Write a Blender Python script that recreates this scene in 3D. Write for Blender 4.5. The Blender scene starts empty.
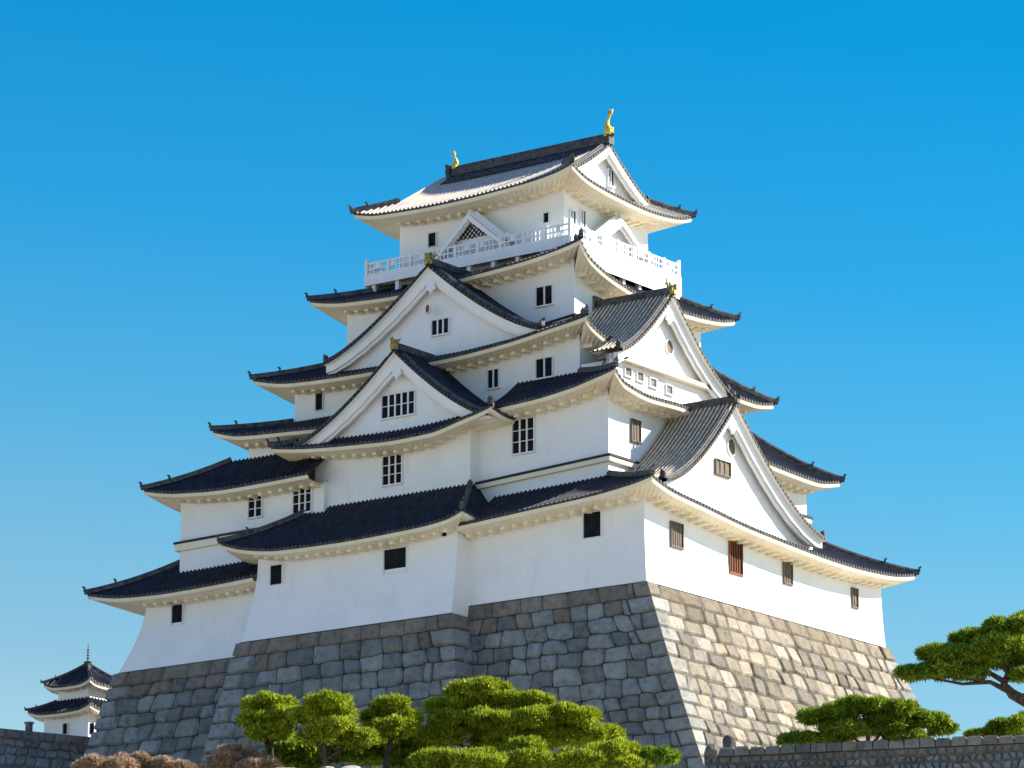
import bpy, math, random
import numpy as np
from mathutils import Vector
random.seed(7); RNG = np.random.RandomState(11)
scene = bpy.context.scene
COL = scene.collection
# ------------------------------------------------------------------ camera, sky, sun, exposure
F = 4200.0; TH = math.radians(14); AR = math.radians(36.3)
vd = np.array([-math.sin(AR), math.cos(AR), 0.0]); vr = np.array([math.cos(AR), math.sin(AR), 0.0]); vz = np.array([0, 0, 1.0])
vax = vd*math.cos(TH)+vz*math.sin(TH); vup = -vd*math.sin(TH)+vz*math.cos(TH)
def ray(px, py): return F*vax+(px-512)*vr-(py-384)*vup
CAM = -(300/F)*ray(645, 577)
def at(px, py, axis, val):
    R = ray(px, py); t = (val-CAM[axis])/R[axis]; return CAM+t*R
def atd(px, py, D):
    R = ray(px, py); t = D/(R@vd); return CAM+t*R
cam = bpy.data.cameras.new('camera'); cam_o = bpy.data.objects.new('camera', cam); COL.objects.link(cam_o)
cam.sensor_fit = 'HORIZONTAL'; cam.sensor_width = 36.0; cam.lens = F/1024*36.0
cam.clip_start = 1.0; cam.clip_end = 9000.0
cam_o.location = CAM.tolist()
cam_o.rotation_euler = Vector(vax.tolist()).to_track_quat('-Z', 'Y').to_euler()
scene.camera = cam_o

SUN_EL = math.radians(31)
sun_h = np.array([0.76, 0.65, 0]); sun_h /= np.linalg.norm(sun_h)
sdir = sun_h*math.cos(SUN_EL)+vz*math.sin(SUN_EL)
sl = bpy.data.lights.new('sun', 'SUN'); sl.energy = 5.0; sl.angle = math.radians(0.5); sl.color = (1.0, 0.93, 0.82)
so = bpy.data.objects.new('sun', sl); COL.objects.link(so)
so.rotation_euler = Vector((-sdir).tolist()).to_track_quat('-Z', 'Y').to_euler()
world = bpy.data.worlds.new("World"); scene.world = world; world.use_nodes = True
nt = world.node_tree; nt.nodes.clear()
wo = nt.nodes.new('ShaderNodeOutputWorld'); bg = nt.nodes.new('ShaderNodeBackground')
sky = nt.nodes.new('ShaderNodeTexSky'); sky.sky_type = 'NISHITA'; sky.sun_disc = False
sky.sun_elevation = SUN_EL; sky.sun_rotation = math.atan2(sdir[0], sdir[1]); sky.altitude = 0
sky.air_density = 1.0; sky.dust_density = 0.6; sky.ozone_density = 2.0
tc = nt.nodes.new('ShaderNodeTexCoord'); sp = nt.nodes.new('ShaderNodeSeparateXYZ'); rp = nt.nodes.new('ShaderNodeValToRGB')
mx = nt.nodes.new('ShaderNodeMix'); mx.data_type = 'RGBA'; mx.blend_type = 'MULTIPLY'; mx.inputs[0].default_value = 1.0
nt.links.new(tc.outputs['Generated'], sp.inputs[0]); 
vm = nt.nodes.new('ShaderNodeVectorMath'); vm.operation = 'DOT_PRODUCT'      # sky deepens slightly towards the north-east
vm.inputs[1].default_value = (0.10*vr[0], 0.10*vr[1], 1.0); nt.links.new(tc.outputs['Generated'], vm.inputs[0]); nt.links.new(vm.outputs['Value'], rp.inputs[0])
SKY_STOPS = [(0, (1.0, 0.95, 0.95)), (0.153, (0.645, 0.755, 0.693)), (0.1685, (0.528, 0.701, 0.681)), (0.1918, (0.426, 0.698, 0.708)), (0.2266, (0.223, 0.668, 0.757)), (0.2728, (0.072, 0.608, 0.8)), (0.328, (0.013, 0.56, 0.781)), (0.4, (0.013, 0.56, 0.781)), (0.5, (0.3, 0.55, 1.05)), (0.75, (0.7, 0.8, 1.2))]
cr = rp.color_ramp
while len(cr.elements) < len(SKY_STOPS): cr.elements.new(0.5)
for e, (p, c) in zip(cr.elements, SKY_STOPS): e.position = p; e.color = (*c, 1)
nt.links.new(sky.outputs[0], mx.inputs[6]); nt.links.new(rp.outputs[0], mx.inputs[7])
nt.links.new(mx.outputs[2], bg.inputs[0]); bg.inputs[1].default_value = 0.1
nt.links.new(bg.outputs[0], wo.inputs[0])
vs = scene.view_settings; vs.view_transform = 'Standard'; vs.look = 'None'; vs.gamma = 1; vs.use_curve_mapping = False
vs.exposure = 1.2

# ------------------------------------------------------------------ materials
def newmat(name, rough=0.85, spec=0.3):
    m = bpy.data.materials.new(name); m.use_nodes = True
    b = m.node_tree.nodes['Principled BSDF']; b.inputs['Roughness'].default_value = rough
    b.inputs['Specular IOR Level'].default_value = spec
    return m, m.node_tree, b
def noise(t, scale, detail=5, rough=.6, vec=None, sc3=None):
    n = t.nodes.new('ShaderNodeTexNoise'); n.inputs['Scale'].default_value = scale
    n.inputs['Detail'].default_value = detail; n.inputs['Roughness'].default_value = rough
    g = t.nodes.new('ShaderNodeNewGeometry')
    if sc3:
        mp = t.nodes.new('ShaderNodeMapping'); mp.inputs['Scale'].default_value = sc3
        t.links.new(g.outputs['Position'], mp.inputs[0]); t.links.new(mp.outputs[0], n.inputs['Vector'])
    else: t.links.new(g.outputs['Position'], n.inputs['Vector'])
    return n
def ramp(t, src, stops):
    r = t.nodes.new('ShaderNodeValToRGB'); c = r.color_ramp
    while len(c.elements) < len(stops): c.elements.new(.5)
    for e, (p, col) in zip(c.elements, stops): e.position = p; e.color = (*col, 1)
    t.links.new(src, r.inputs[0]); return r
def mixc(t, a, b, fac, mode='MIX'):
    m = t.nodes.new('ShaderNodeMix'); m.data_type = 'RGBA'; m.blend_type = mode
    if isinstance(fac, float): m.inputs[0].default_value = fac
    else: t.links.new(fac, m.inputs[0])
    t.links.new(a, m.inputs[6]); t.links.new(b, m.inputs[7]); return m
def bump(t, b, src, strength, dist=.05):
    n = t.nodes.new('ShaderNodeBump'); n.inputs['Strength'].default_value = strength; n.inputs['Distance'].default_value = dist
    t.links.new(src, n.inputs['Height']); t.links.new(n.outputs[0], b.inputs['Normal'])
def mat_noise(name, c1, c2, scale, rough=.85, spec=.3, bmp=0, bscale=None, sc3=None, metal=0, lo=.35, hi=.65):
    m, t, b = newmat(name, rough, spec); n = noise(t, scale, sc3=sc3)
    r = ramp(t, n.outputs[0], [(lo, c1), (hi, c2)]); t.links.new(r.outputs[0], b.inputs['Base Color'])
    b.inputs['Metallic'].default_value = metal
    if bmp:
        n2 = noise(t, bscale or scale*4); bump(t, b, n2.outputs[0], bmp)
    return m
M = {}
def plaster_mat(name, base, dark):
    m, t, b = newmat(name, .9, .2)
    n1 = noise(t, .35, 4); n2 = noise(t, 1.0, 6, .7, sc3=(1.6, 1.6, .16)); n3 = noise(t, 9, 3)
    r1 = ramp(t, n1.outputs[0], [(.35, dark), (.6, base)])
    r2 = ramp(t, n2.outputs[0], [(.27, (.91, .90, .88)), (.42, (1, 1, 1))])
    mm = mixc(t, r1.outputs[0], r2.outputs[0], 1.0, 'MULTIPLY')
    t.links.new(mm.outputs[2], b.inputs['Base Color']); bump(t, b, n3.outputs[0], .15, .03)
    return m
M['plaster'] = plaster_mat('white_plaster', (.82, .81, .79), (.77, .765, .75))
M['eave'] = plaster_mat('cream_plaster', (.82, .75, .58), (.76, .66, .47))
M['whitewood'] = mat_noise('white_painted_wood', (.80, .80, .79), (.72, .73, .74), 2.0)
M['tile'] = mat_noise('dark_roof_tile', (.010, .013, .022), (.030, .033, .042), 1.3, rough=.6, spec=.2, bmp=.3, bscale=6)
M['sun_tan'] = mat_noise('sun_painted_tan_roof_tile', (.075, .060, .040), (.16, .13, .09), 1.6, rough=.8, bmp=.3, bscale=7)  # tan tile, lightened to paint sunlight on the two right gable slopes
M['mortar'] = mat_noise('aged_lime_mortar', (.36, .30, .20), (.62, .54, .40), 3.0)
M['sun_pale'] = mat_noise('sun_painted_roof_tile', (.36, .325, .27), (.47, .43, .365), 1.3, rough=.8, bmp=.2, bscale=8)  # pale tone paints sunlight onto the top roof's lower slope
M['cap'] = mat_noise('ridge_tile', (.022, .024, .03), (.10, .095, .085), 2.5, rough=.6, bmp=.3, bscale=9)
M['moss'] = mat_noise('mossy_gilt_ornament', (.16, .12, .03), (.55, .40, .10), 2.2, rough=.6, bmp=.5, bscale=5)
M['gold'] = mat_noise('gilded_bronze', (.80, .50, .04), (.95, .66, .10), 3.0, rough=.38, metal=.55, bmp=.4, bscale=8)
M['dark'] = mat_noise('dark_opening', (.006, .006, .009), (.016, .016, .02), 1.5, rough=.8, spec=.1)
M['brown'] = mat_noise('weathered_shutter', (.10, .075, .055), (.20, .16, .12), 3, sc3=(4, 4, .5))
M['red'] = mat_noise('red_brown_timber', (.20, .06, .025), (.32, .11, .04), 3, sc3=(4, 4, .5))
M['stone2'] = mat_noise('rubble_core', (.10, .095, .085), (.2, .19, .17), 1.5, bmp=.5)
M['joint'] = mat_noise('dark_joint', (.018, .018, .018), (.05, .045, .04), 2)
def stone_mat():
    m, t, b = newmat('granite', .9, .25)
    a = t.nodes.new('ShaderNodeAttribute'); a.attribute_name = 'col'; a.attribute_type = 'GEOMETRY'
    n1 = noise(t, 1.6, 8, .7); n2 = noise(t, 14, 6, .75); n3 = noise(t, .25, 3)
    r1 = ramp(t, n1.outputs[0], [(.26, (.36, .36, .36)), (.46, (.92, .92, .90)), (.7, (1.25, 1.22, 1.12))])
    r2 = ramp(t, n2.outputs[0], [(.36, (.45, .45, .45)), (.5, (1, 1, 1))])
    m1 = mixc(t, a.outputs['Color'], r1.outputs[0], 1.0, 'MULTIPLY'); m2 = mixc(t, m1.outputs[2], r2.outputs[0], .8, 'MULTIPLY')
    t.links.new(m2.outputs[2], b.inputs['Base Color'])
    r3 = ramp(t, n3.outputs[0], [(.40, (.62, .54, .44)), (.52, (1, 1, 1))]); m3 = mixc(t, m2.outputs[2], r3.outputs[0], .35, 'MULTIPLY'); t.links.new(m3.outputs[2], b.inputs['Base Color'])
    ad = t.nodes.new('ShaderNodeMath'); ad.operation = 'ADD'; t.links.new(n1.outputs[0], ad.inputs[0]); t.links.new(n2.outputs[0], ad.inputs[1])
    bump(t, b, ad.outputs[0], .7, .12); return m
M['stone'] = stone_mat()
def leaf_mat(name, c1, c2, c3):
    m, t, b = newmat(name, .6, .25)
    a = t.nodes.new('ShaderNodeAttribute'); a.attribute_name = 'col'
    r = ramp(t, a.outputs['Fac'], [(0, c1), (.55, c2), (1, c3)])
    n = noise(t, .9, 3); r2 = ramp(t, n.outputs[0], [(.35, (.65, .7, .65)), (.65, (1.2, 1.15, 1.1))])
    mm = mixc(t, r.outputs[0], r2.outputs[0], 1.0, 'MULTIPLY'); t.links.new(mm.outputs[2], b.inputs['Base Color'])
    tr = t.nodes.new('ShaderNodeBsdfTranslucent'); t.links.new(mm.outputs[2], tr.inputs[0])
    ms = t.nodes.new('ShaderNodeMixShader'); ms.inputs[0].default_value = .42
    o = t.nodes['Material Output']; t.links.new(b.outputs[0], ms.inputs[1]); t.links.new(tr.outputs[0], ms.inputs[2]); t.links.new(ms.outputs[0], o.inputs[0])
    return m
M['needle'] = leaf_mat('pine_needles', (.07, .11, .010), (.32, .40, .020), (.58, .60, .05))
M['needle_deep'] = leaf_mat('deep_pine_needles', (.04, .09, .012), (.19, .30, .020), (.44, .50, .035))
M['twig'] = leaf_mat('dry_twigs', (.22, .13, .08), (.46, .32, .21), (.66, .50, .36))
M['bark'] = mat_noise('pine_bark', (.03, .02, .015), (.10, .07, .05), 5, bmp=.6, bscale=9)
M['bounce_gravel'] = mat_noise('pale_bounce_gravel', (.33, .295, .225), (.44, .39, .30), .4, bmp=.3, bscale=3)  # ground out of view, toned pale to bounce warm light under the eaves

# ------------------------------------------------------------------ mesh helpers
class MB:
    def __init__(s): s.v = []; s.f = []; s.n = 0; s.c = []
    def add(s, verts, faces, col=None):
        k = s.n; verts = [tuple(map(float, v)) for v in verts]; s.v += verts; s.n += len(verts)
        s.f += [tuple(i+k for i in f) for f in faces]
        if col is not None: s.c += [col]*len(verts)
    def box(s, x0, x1, y0, y1, z0, z1):
        s.add([(x0,y0,z0),(x1,y0,z0),(x1,y1,z0),(x0,y1,z0),(x0,y0,z1),(x1,y0,z1),(x1,y1,z1),(x0,y1,z1)],
              [(0,3,2,1),(4,5,6,7),(0,1,5,4),(1,2,6,5),(2,3,7,6),(3,0,4,7)])
    def obox(s, c, t, n, w, d, h):            # centre-bottom c, tangent t, outward n
        c = np.array(c, float); t = np.array(t, float); n = np.array(n, float); z = vz
        P = []
        for k in (0, 1):
            for a, b in ((-1,-1),(1,-1),(1,1),(-1,1)): P.append(c+t*a*w/2+n*b*d/2+z*k*h)
        s.add(P, [(0,3,2,1),(4,5,6,7),(0,1,5,4),(1,2,6,5),(2,3,7,6),(3,0,4,7)])
    def grid(s, P, flip=False, col=None):     # P[i][j]
        ni = len(P); nj = len(P[0]); f = []
        for i in range(ni-1):
            for j in range(nj-1):
                q = (i*nj+j, (i+1)*nj+j, (i+1)*nj+j+1, i*nj+j+1); f.append(q[::-1] if flip else q)
        s.add([p for row in P for p in row], f, col)
    def tube(s, pts, radii, k=8):
        pts = [np.array(p, float) for p in pts]; R = []
        for i, p in enumerate(pts):
            t = pts[min(i+1, len(pts)-1)]-pts[max(i-1, 0)]; t /= np.linalg.norm(t)+1e-9
            a = np.cross(t, (0.3, .8, .52)); a /= np.linalg.norm(a)+1e-9; b = np.cross(t, a)
            R.append([p+radii[i]*(a*math.cos(2*math.pi*j/k)+b*math.sin(2*math.pi*j/k)) for j in range(k+1)])
        s.grid(R)
    def sweep(s, pts, w, h, dz=0):            # ridge profile along a path
        pts = [np.array(p, float) for p in pts]; R = []
        prof = [(-.5,0),(-.5,.62),(-.28,.72),(-.2,.95),(0,1.04),(.2,.95),(.28,.72),(.5,.62),(.5,0)]
        for i, p in enumerate(pts):
            t = pts[min(i+1, len(pts)-1)]-pts[max(i-1, 0)]; t /= np.linalg.norm(t)+1e-9
            a = np.cross(t, vz); a /= np.linalg.norm(a)+1e-9; b = np.cross(a, t)
            R.append([p+vz*dz+a*u*w+b*v*h for u, v in prof])
        k0 = s.n; s.grid(R); m = len(prof); L = s.n-m
        s.f.append(tuple(range(k0, k0+m))); s.f.append(tuple(range(L+m-1, L-1, -1)))
    def build(s, name, mat, parent=None, smooth=False, colors=False):
        me = bpy.data.meshes.new(name); me.from_pydata(s.v, [], s.f); me.materials.append(M[mat])
        if s.c and len(s.c) == len(s.v):
            at_ = me.attributes.new('col', 'FLOAT_COLOR', 'POINT')
            at_.data.foreach_set('color', np.array([(*c, 1) for c in s.c], dtype=np.float32).ravel())
        if smooth: me.polygons.foreach_set('use_smooth', [True]*len(me.polygons))
        me.update(); o = bpy.data.objects.new(name, me); COL.objects.link(o)
        if parent: o.parent = parent
        return o
def tag(o, label=None, cat=None, group=None, kind=None):
    if label: o['label'] = label
    if cat: o['category'] = cat
    if group: o['group'] = group
    if kind: o['kind'] = kind
    return o
def empty(name, loc, label, cat, group=None):
    o = bpy.data.objects.new(name, None); COL.objects.link(o); o.location = tuple(float(a) for a in loc)
    return tag(o, label, cat, group)
def settle(root):    # parts are built in world coordinates: keep them there under a moved Empty
    def off(o):
        o.location = tuple(-root.location)
    for ch in [c for c in bpy.data.objects if c.parent == root]:
        off(ch)

def smooth_interp(pts):
    pts = sorted(pts); X = np.array([p[0] for p in pts], float); Y = np.array([p[1] for p in pts], float)
    n = len(X); m = np.zeros(n)
    dl = np.diff(Y)/np.diff(X)
    if n > 2:
        m[1:-1] = np.where(dl[:-1]*dl[1:] > 0, 2*dl[:-1]*dl[1:]/(dl[:-1]+dl[1:]+1e-12), 0)
    m[0] = dl[0]*1.4; m[-1] = dl[-1]*1.4
    def f(x):
        x = float(min(max(x, X[0]), X[-1])); i = int(min(max(np.searchsorted(X, x)-1, 0), n-2))
        h = X[i+1]-X[i]; t = (x-X[i])/h
        return float(Y[i]*(2*t**3-3*t*t+1)+h*m[i]*(t**3-2*t*t+t)+Y[i+1]*(-2*t**3+3*t*t)+h*m[i+1]*(t**3-t*t))
    return f
G = lambda u: u*(.62+.38*u)
PER = .40
# ------------------------------------------------------------------ terrain
def terrain(x, y):
    r = math.hypot(x+21, y-16); h = -19.5-.16*max(0, r-55)
    h = max(h, -61.7)
    return h+.25*math.sin(x*.13)*math.sin(y*.11)
g = MB()
ax_ = [-6000,-3000,-1500,-800,-500]+list(range(-400, 401, 10))+[500,800,1500,3000,6000]
g.grid([[(x-21, y+16, terrain(x-21, y+16)) for y in ax_] for x in ax_])
tag(g.build('ground', 'bounce_gravel', smooth=True), kind='structure')

# ------------------------------------------------------------------ the keep
KEEP = empty('castle_keep', (-21, 16, 0), 'huge white plastered Japanese castle keep with five stacked curved dark tile roofs', 'castle')
UP = {'L': ((1,0,0),(0,-1,0)), 'R': ((0,1,0),(1,0,0)), 'B': ((1,0,0),(0,1,0)), 'W': ((0,1,0),(-1,0,0))}

class Roof:
    """hipped skirt roof; rects (x0,x1,y0,y1): outer = eave line, inner = top line, wall = wall below."""
    def __init__(s, outer, inner, wall, zo, zi, sides='LRBW', label=None, ridge_to=None, depth=None, gab=None, mats=('tile',), dent=1.05, droop=0.0, skip=None, fin=1.0):
        s.skip = skip or {}; s.fin = fin
        s.o, s.i, s.w = outer, inner, wall
        s.zo = {k: smooth_interp(v) for k, v in zo.items()}
        s.zi = {k: smooth_interp(v) if isinstance(v, list) else (lambda x, v=v: v) for k, v in (zi if isinstance(zi, dict) else {q: zi for q in 'LRBW'}).items()}
        s.sides = sides; s.label = label; s.mats = mats; s.dent = dent; s.droop = droop
        s.ridge = depth; s.gab = gab
    def geo(s, k):
        ox0,ox1,oy0,oy1 = s.o; ix0,ix1,iy0,iy1 = s.i; wx0,wx1,wy0,wy1 = s.w
        if k == 'L': return ox0,ox1,ix0,ix1, oy0, 1, iy0-oy0, wx0,wx1,wy0
        if k == 'B': return ox0,ox1,ix0,ix1, oy1,-1, oy1-iy1, wx0,wx1,wy1
        if k == 'R': return oy0,oy1,iy0,iy1, ox1,-1, ox1-ix1, wy0,wy1,wx1
        return oy0,oy1,iy0,iy1, ox0,1, ix0-ox0, wy0,wy1,wx0
    def pt(s, k, c, dist, dz=0):
        lo,hi,il,ih,pl,sg,dep,_,_,_ = s.geo(k)
        u = dist/dep if dep else 0
        D = s.ridge if s.ridge else dep
        if s.ridge:
            lt = lo+min(dist, s.gab); ht = hi-min(dist, s.gab)
        else: lt = lo+(il-lo)*u; ht = hi+(ih-hi)*u
        q = min(1, max(0, (c-lt)/(ht-lt+1e-9)))
        zo = s.zo[k](lo+q*(hi-lo)); zi = s.zi[k](il+q*(ih-il))
        z = zo+(zi-zo)*G(dist/D)+.14+dz
        p = pl+sg*dist
        return (c, p, z) if k in 'LB' else (p, c, z)
    def soff(s, k, c, tt):      # underside point, tt 0 at eave 1 at wall
        lo,hi,il,ih,pl,sg,dep,wl,wh,wp = s.geo(k)
        cw = wl+(c-lo)/(hi-lo)*(wh-wl)
        mid = s.zo[k]((lo+hi)/2 if s.droop == 0 else c)
        z0 = s.zo[k](c)-.27*(.3+.7*s.fin); zw = s.zo[k](lo+(hi-lo)*(.06+.88*(c-lo)/(hi-lo)))-.36*s.fin
        cc = c+(cw-c)*tt; p = pl+sg*.1+(wp-pl-sg*.1)*tt; z = z0+(zw-z0)*tt
        return (cc, p, z) if k in 'LB' else (p, cc, z)
    def make(s, parent):
        tiles = MB(); edge = MB(); first = None
        for k in s.sides:
            lo,hi,il,ih,pl,sg,dep,wl,wh,wp = s.geo(k)
            n = max(1, int(round((hi-lo)/PER))); per = (hi-lo)/n
            cols = []
            fine = k in 'LR'
            for a in range(n):
                for fr, h in (((0,0),(.5,0),(.58,.085),(.75,.12),(.92,.085)) if fine else ((0,0),)):
                    cols.append((lo+(a+fr)*per, h))
            cols.append((hi, 0))
            def dmax(c):
                if s.ridge:
                    e = min(c-lo, hi-c)
                    full = dep if k in 'RW' else s.ridge
                    return min(full, e) if e < s.gab else full
                m = dep
                if il > lo: m = min(m, dep*(c-lo)/(il-lo))
                if hi > ih: m = min(m, dep*(hi-c)/(hi-ih))
                return max(0, m)
            NJ = 12 if s.ridge else 8
            P = []
            for c, h in cols:
                dm = dmax(c); P.append([s.pt(k, c, dm*j/NJ, h) for j in range(NJ+1)])
            flip = (k in 'BR') ^ False
            flip = {'L': False, 'B': True, 'R': True, 'W': False}[k]
            if k in 'RW': flip = not flip if False else flip
            sk = s.skip.get(k, (1e9, 1e9))
            for ok in (lambda c: c <= sk[0], lambda c: c >= sk[1]):
                seg = [i for i in range(len(cols)) if ok(cols[i][0])]
                if len(seg) < 2: continue
                tiles.grid([P[i] for i in seg], flip=flip)
                # eave edge strip + round tile ends
                edge.grid([[np.array(s.pt(k, cols[i][0], 0, cols[i][1])), np.array(s.pt(k, cols[i][0], 0, -.16))] for i in seg])
            tv, nv = map(lambda q: np.array(q, float), UP[k])
            if fine:
                for a in range(n):
                    c = lo+(a+.75)*per
                    if sk[0] < c < sk[1]: continue
                    ce = np.array(s.pt(k, c, 0, .0))+nv*.05
                    ring = [ce+.105*(tv*math.cos(t*math.pi/3)+vz*math.sin(t*math.pi/3)) for t in range(6)]
                    bk = [r_-nv*.2 for r_ in ring]
                    edge.add(ring+bk, [tuple(range(6))]+[(i, (i+1)%6, (i+1)%6+6, i+6) for i in range(6)])
        ro = tiles.build('roof', s.mats[0], parent)
        if s.label: tag(ro, s.label)
        eo = edge.build('eave_tile_edge', 'cap', ro)
        # white plastered eave
        ev = MB()
        for k in s.sides:
            lo,hi,il,ih,pl,sg,dep,wl,wh,wp = s.geo(k); tv, nv = map(lambda q: np.array(q, float), UP[k])
            n = max(2, int((hi-lo)/.13)); P = []
            for a in range(n+1):
                c = lo+(hi-lo)*a/n; rip = .07*(a % 4 >= 2)
                e = np.array(s.pt(k, c, 0, -.15))
                off = -nv*.1
                row = [e+off*.2, e+off-vz*.2]
                for tt in (0.02, .35, .7, 1.0):
                    q = np.array(s.soff(k, c, tt)); q[2] -= (rip if 0.1 < tt < .95 else 0); row.append(q)
                P.append((c, row))
            sk = s.skip.get(k, (1e9, 1e9))
            for ok in (lambda c: c <= sk[0], lambda c: c >= sk[1]):
                G_ = [r_ for c, r_ in P if ok(c)]
                if len(G_) > 1: ev.grid(G_)
            # bracket heads against the wall
            if k in 'LR':
                m = max(1, int((wh-wl)/s.dent))
                for a in range(m+1):
                    cw = wl+(wh-wl)*(a+.5)/(m+1); c = lo+(cw-wl)/(wh-wl)*(hi-lo)
                    if sk[0] < c < sk[1]: continue
                    q = np.array(s.soff(k, c, 1.0)); 
                    ev.obox(q+nv*.45*s.fin+vz*(-.24*s.fin), tv, nv, .34*s.fin, .9*s.fin, .34*s.fin)
        eo2 = ev.build('eave', 'eave', ro)
        # hip ridges
        for ka, kb, ea, eb in (('L','R','hi','lo'),('L','W','lo','lo'),('B','R','hi','hi'),('B','W','lo','hi')):
            if ka in s.sides or kb in s.sides:
                if not (ka in s.sides and kb in s.sides): continue
                lo,hi,il,ih,pl,sg,dep,_,_,_ = s.geo(ka)
                pts = []
                top = s.gab if s.ridge else dep
                for j in range(0, 15):
                    dist = top*j/14
                    if s.ridge: c = hi-dist if ea == 'hi' else lo+dist
                    else: c = (hi+(ih-hi)*dist/dep) if ea == 'hi' else (lo+(il-lo)*dist/dep)
                    pts.append(np.array(s.pt(ka, c, dist, .0)))
                out = pts[0]-pts[1]; out /= np.linalg.norm(out)
                pts = [pts[0]+out*.25+vz*.05]+pts
                r = MB(); r.sweep(pts, .38*s.fin, .40*s.fin); hr = r.build('hip_ridge', 'cap', ro)
                for p, q in ((pts[0]+vz*.2*s.fin, .62*s.fin), (pts[5]+vz*.3*s.fin, .6*s.fin)):
                    fn = MB(); finial(fn, p, out, q); fn.build('ridge_end_tile', 'cap', ro)
        return ro
def finial(mb, p, out, s):
    o = np.array([out[0], out[1], 0.0]); o /= np.linalg.norm(o)+1e-9; a = np.cross(o, vz)
    prof = [(-.25,0),(-.3,.35),(-.18,.55),(0,.62),(.18,.55),(.3,.35),(.25,0)]
    fr = [p+o*.12*s+a*u*s+vz*v*s for u, v in prof]; bk = [p-o*.12*s+a*u*s+vz*v*s for u, v in prof]; n = len(prof)
    mb.add(fr+bk, [tuple(range(n)), tuple(range(2*n-1, n-1, -1))]+[(i, i+n, (i+1)%n+n, (i+1)%n) for i in range(n)])
    mb.tube([p+vz*.5*s, p+vz*.58*s+o*.14*s, p+vz*.68*s+o*.26*s], [.13*s, .13*s, .11*s], 6)

def wall(rect, zb, ztop, flare=(0,0,0,0), label=None, parent=KEEP, name='wall', mat='plaster', hf=None):
    """closed wall prism, rect x0,x1,y0,y1; ztop(x,y); flare (x0,x1,y0,y1) at the foot."""
    x0,x1,y0,y1 = rect; fx0,fx1,fy0,fy1 = flare; per = []
    nx = max(2, int(x1-x0)); ny = max(2, int(y1-y0))
    for i in range(nx): per.append((x0+(x1-x0)*i/nx, y0))
    for i in range(ny): per.append((x1, y0+(y1-y0)*i/ny))
    for i in range(nx): per.append((x1-(x1-x0)*i/nx, y1))
    for i in range(ny): per.append((x0, y1-(y1-y0)*i/ny))
    cx, cy = (x0+x1)/2, (y0+y1)/2; hf = hf or 6.0
    P = []
    for i, (x, y) in enumerate(per+[per[0]]):
        zt = ztop(x, y); row = []
        for j in range(9):
            z = zb+(zt-zb)*j/8; f = max(0, 1-(z-zb)/hf)**1.6
            X = x+(x-cx)/((x1-x0)/2)*f*(fx1 if x > cx else fx0); Y = y+(y-cy)/((y1-y0)/2)*f*(fy1 if y > cy else fy0)
            row.append((X, Y, z))
        P.append(row)
    m = MB(); m.grid(P); o = m.build(name, mat, parent)
    if label: tag(o, label)
    return o
def roof_top(rf):   # wall height function reaching into the roof above it
    def f(x, y):
        x0,x1,y0,y1 = rf.w
        d = {'L': abs(y-y0), 'R': abs(x-x1), 'B': abs(y-y1), 'W': abs(x-x0)}
        k = min(('L','R','B','W'), key=lambda q: d[q] if q in rf.zo else 1e9)
        lo,hi,il,ih,pl,sg,dep,wl,wh,wp = rf.geo(k); c = x if k in 'LB' else y
        q = min(1, max(0, (c-wl)/(wh-wl))); return rf.zo[k](lo+(hi-lo)*(.06+.88*q))-.18
    return f

# --- roofs (heights of the eave line along each side, in metres)
R1 = Roof((-51.6, 2.0, -2.0, 34.4), (-45.6, -5.0, 2.7, 29.7), (-47.15, 0, 0, 32.4),
     {'L': [(-51.6,4.3),(-48,3.72),(-43.5,3.55),(-35.5,3.75),(-25,4.8),(-14,5.36),(-7.8,5.72),(-3.4,5.98),(0,6.35),(2.0,6.75)],
      'R': [(-2.0,6.75),(1,6.05),(4.2,5.74),(12,5.03),(24.6,4.55),(30,4.75),(34.4,5.4)],
      'B': [(-51.6,4.6),(-40,4.0),(-10,4.3),(2,5.4)], 'W': [(-2,4.3),(16,3.6),(34.4,4.6)]},
     {'L': [(-45.6,6.9),(-30,7.6),(-17,8.1),(-5,8.45)], 'R': [(2.7,8.45),(29.7,8.4)], 'B': 8.3, 'W': 7.4}, label='lowest dark tiled roof', droop=1, skip={'L': (-34.7, -15.5)})
R2 = Roof((-41.3, -3.0, .7, 31.7), (-36.9, -9.4, 5.3, 27.1), (-39.3, -5, 2.7, 29.7),
     {'L': [(-41.3,16.55),(-38.5,15.85),(-34,15.55),(-25,15.0),(-14.6,14.5),(-10.6,14.65),(-7,15.05),(-5,15.45),(-3,15.95)],
      'R': [(.7,15.95),(2.2,15.0),(5.5,14.62),(9.5,14.75),(14,13.6),(20,12.65),(28,12.4),(31.7,13.0)],
      'B': [(-41.3,16),(-20,13.5),(-3,13.0)], 'W': [(.7,16.55),(16,15.4),(31.7,16)]},
     {'L': 17.4, 'R': 17.3, 'B': 17.2, 'W': 17.3}, label='second dark tiled roof', droop=1, skip={'L': (-30.5, -15.2)})
R3 = Roof((-39.5, -7.4, 3.3, 29.1), (-33.5, -11.5, 7.6, 24.8), (-36.86, -9.4, 5.3, 27.1),
     {'L': [(-39.5,20.95),(-35.7,20.2),(-30,19.95),(-21,19.85),(-15.3,20.15),(-11.1,20.65),(-7.4,21.15)],
      'R': [(3.3,21.15),(4.1,20.5),(7.2,19.7),(12,19.2),(22.7,18.95),(26,18.95),(29.1,19.4)],
      'B': [(-39.5,20.5),(-20,19.3),(-7.4,19.4)], 'W': [(3.3,20.95),(16,19.7),(29.1,20.5)]}, 22.3, label='third dark tiled roof', droop=1)
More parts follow.
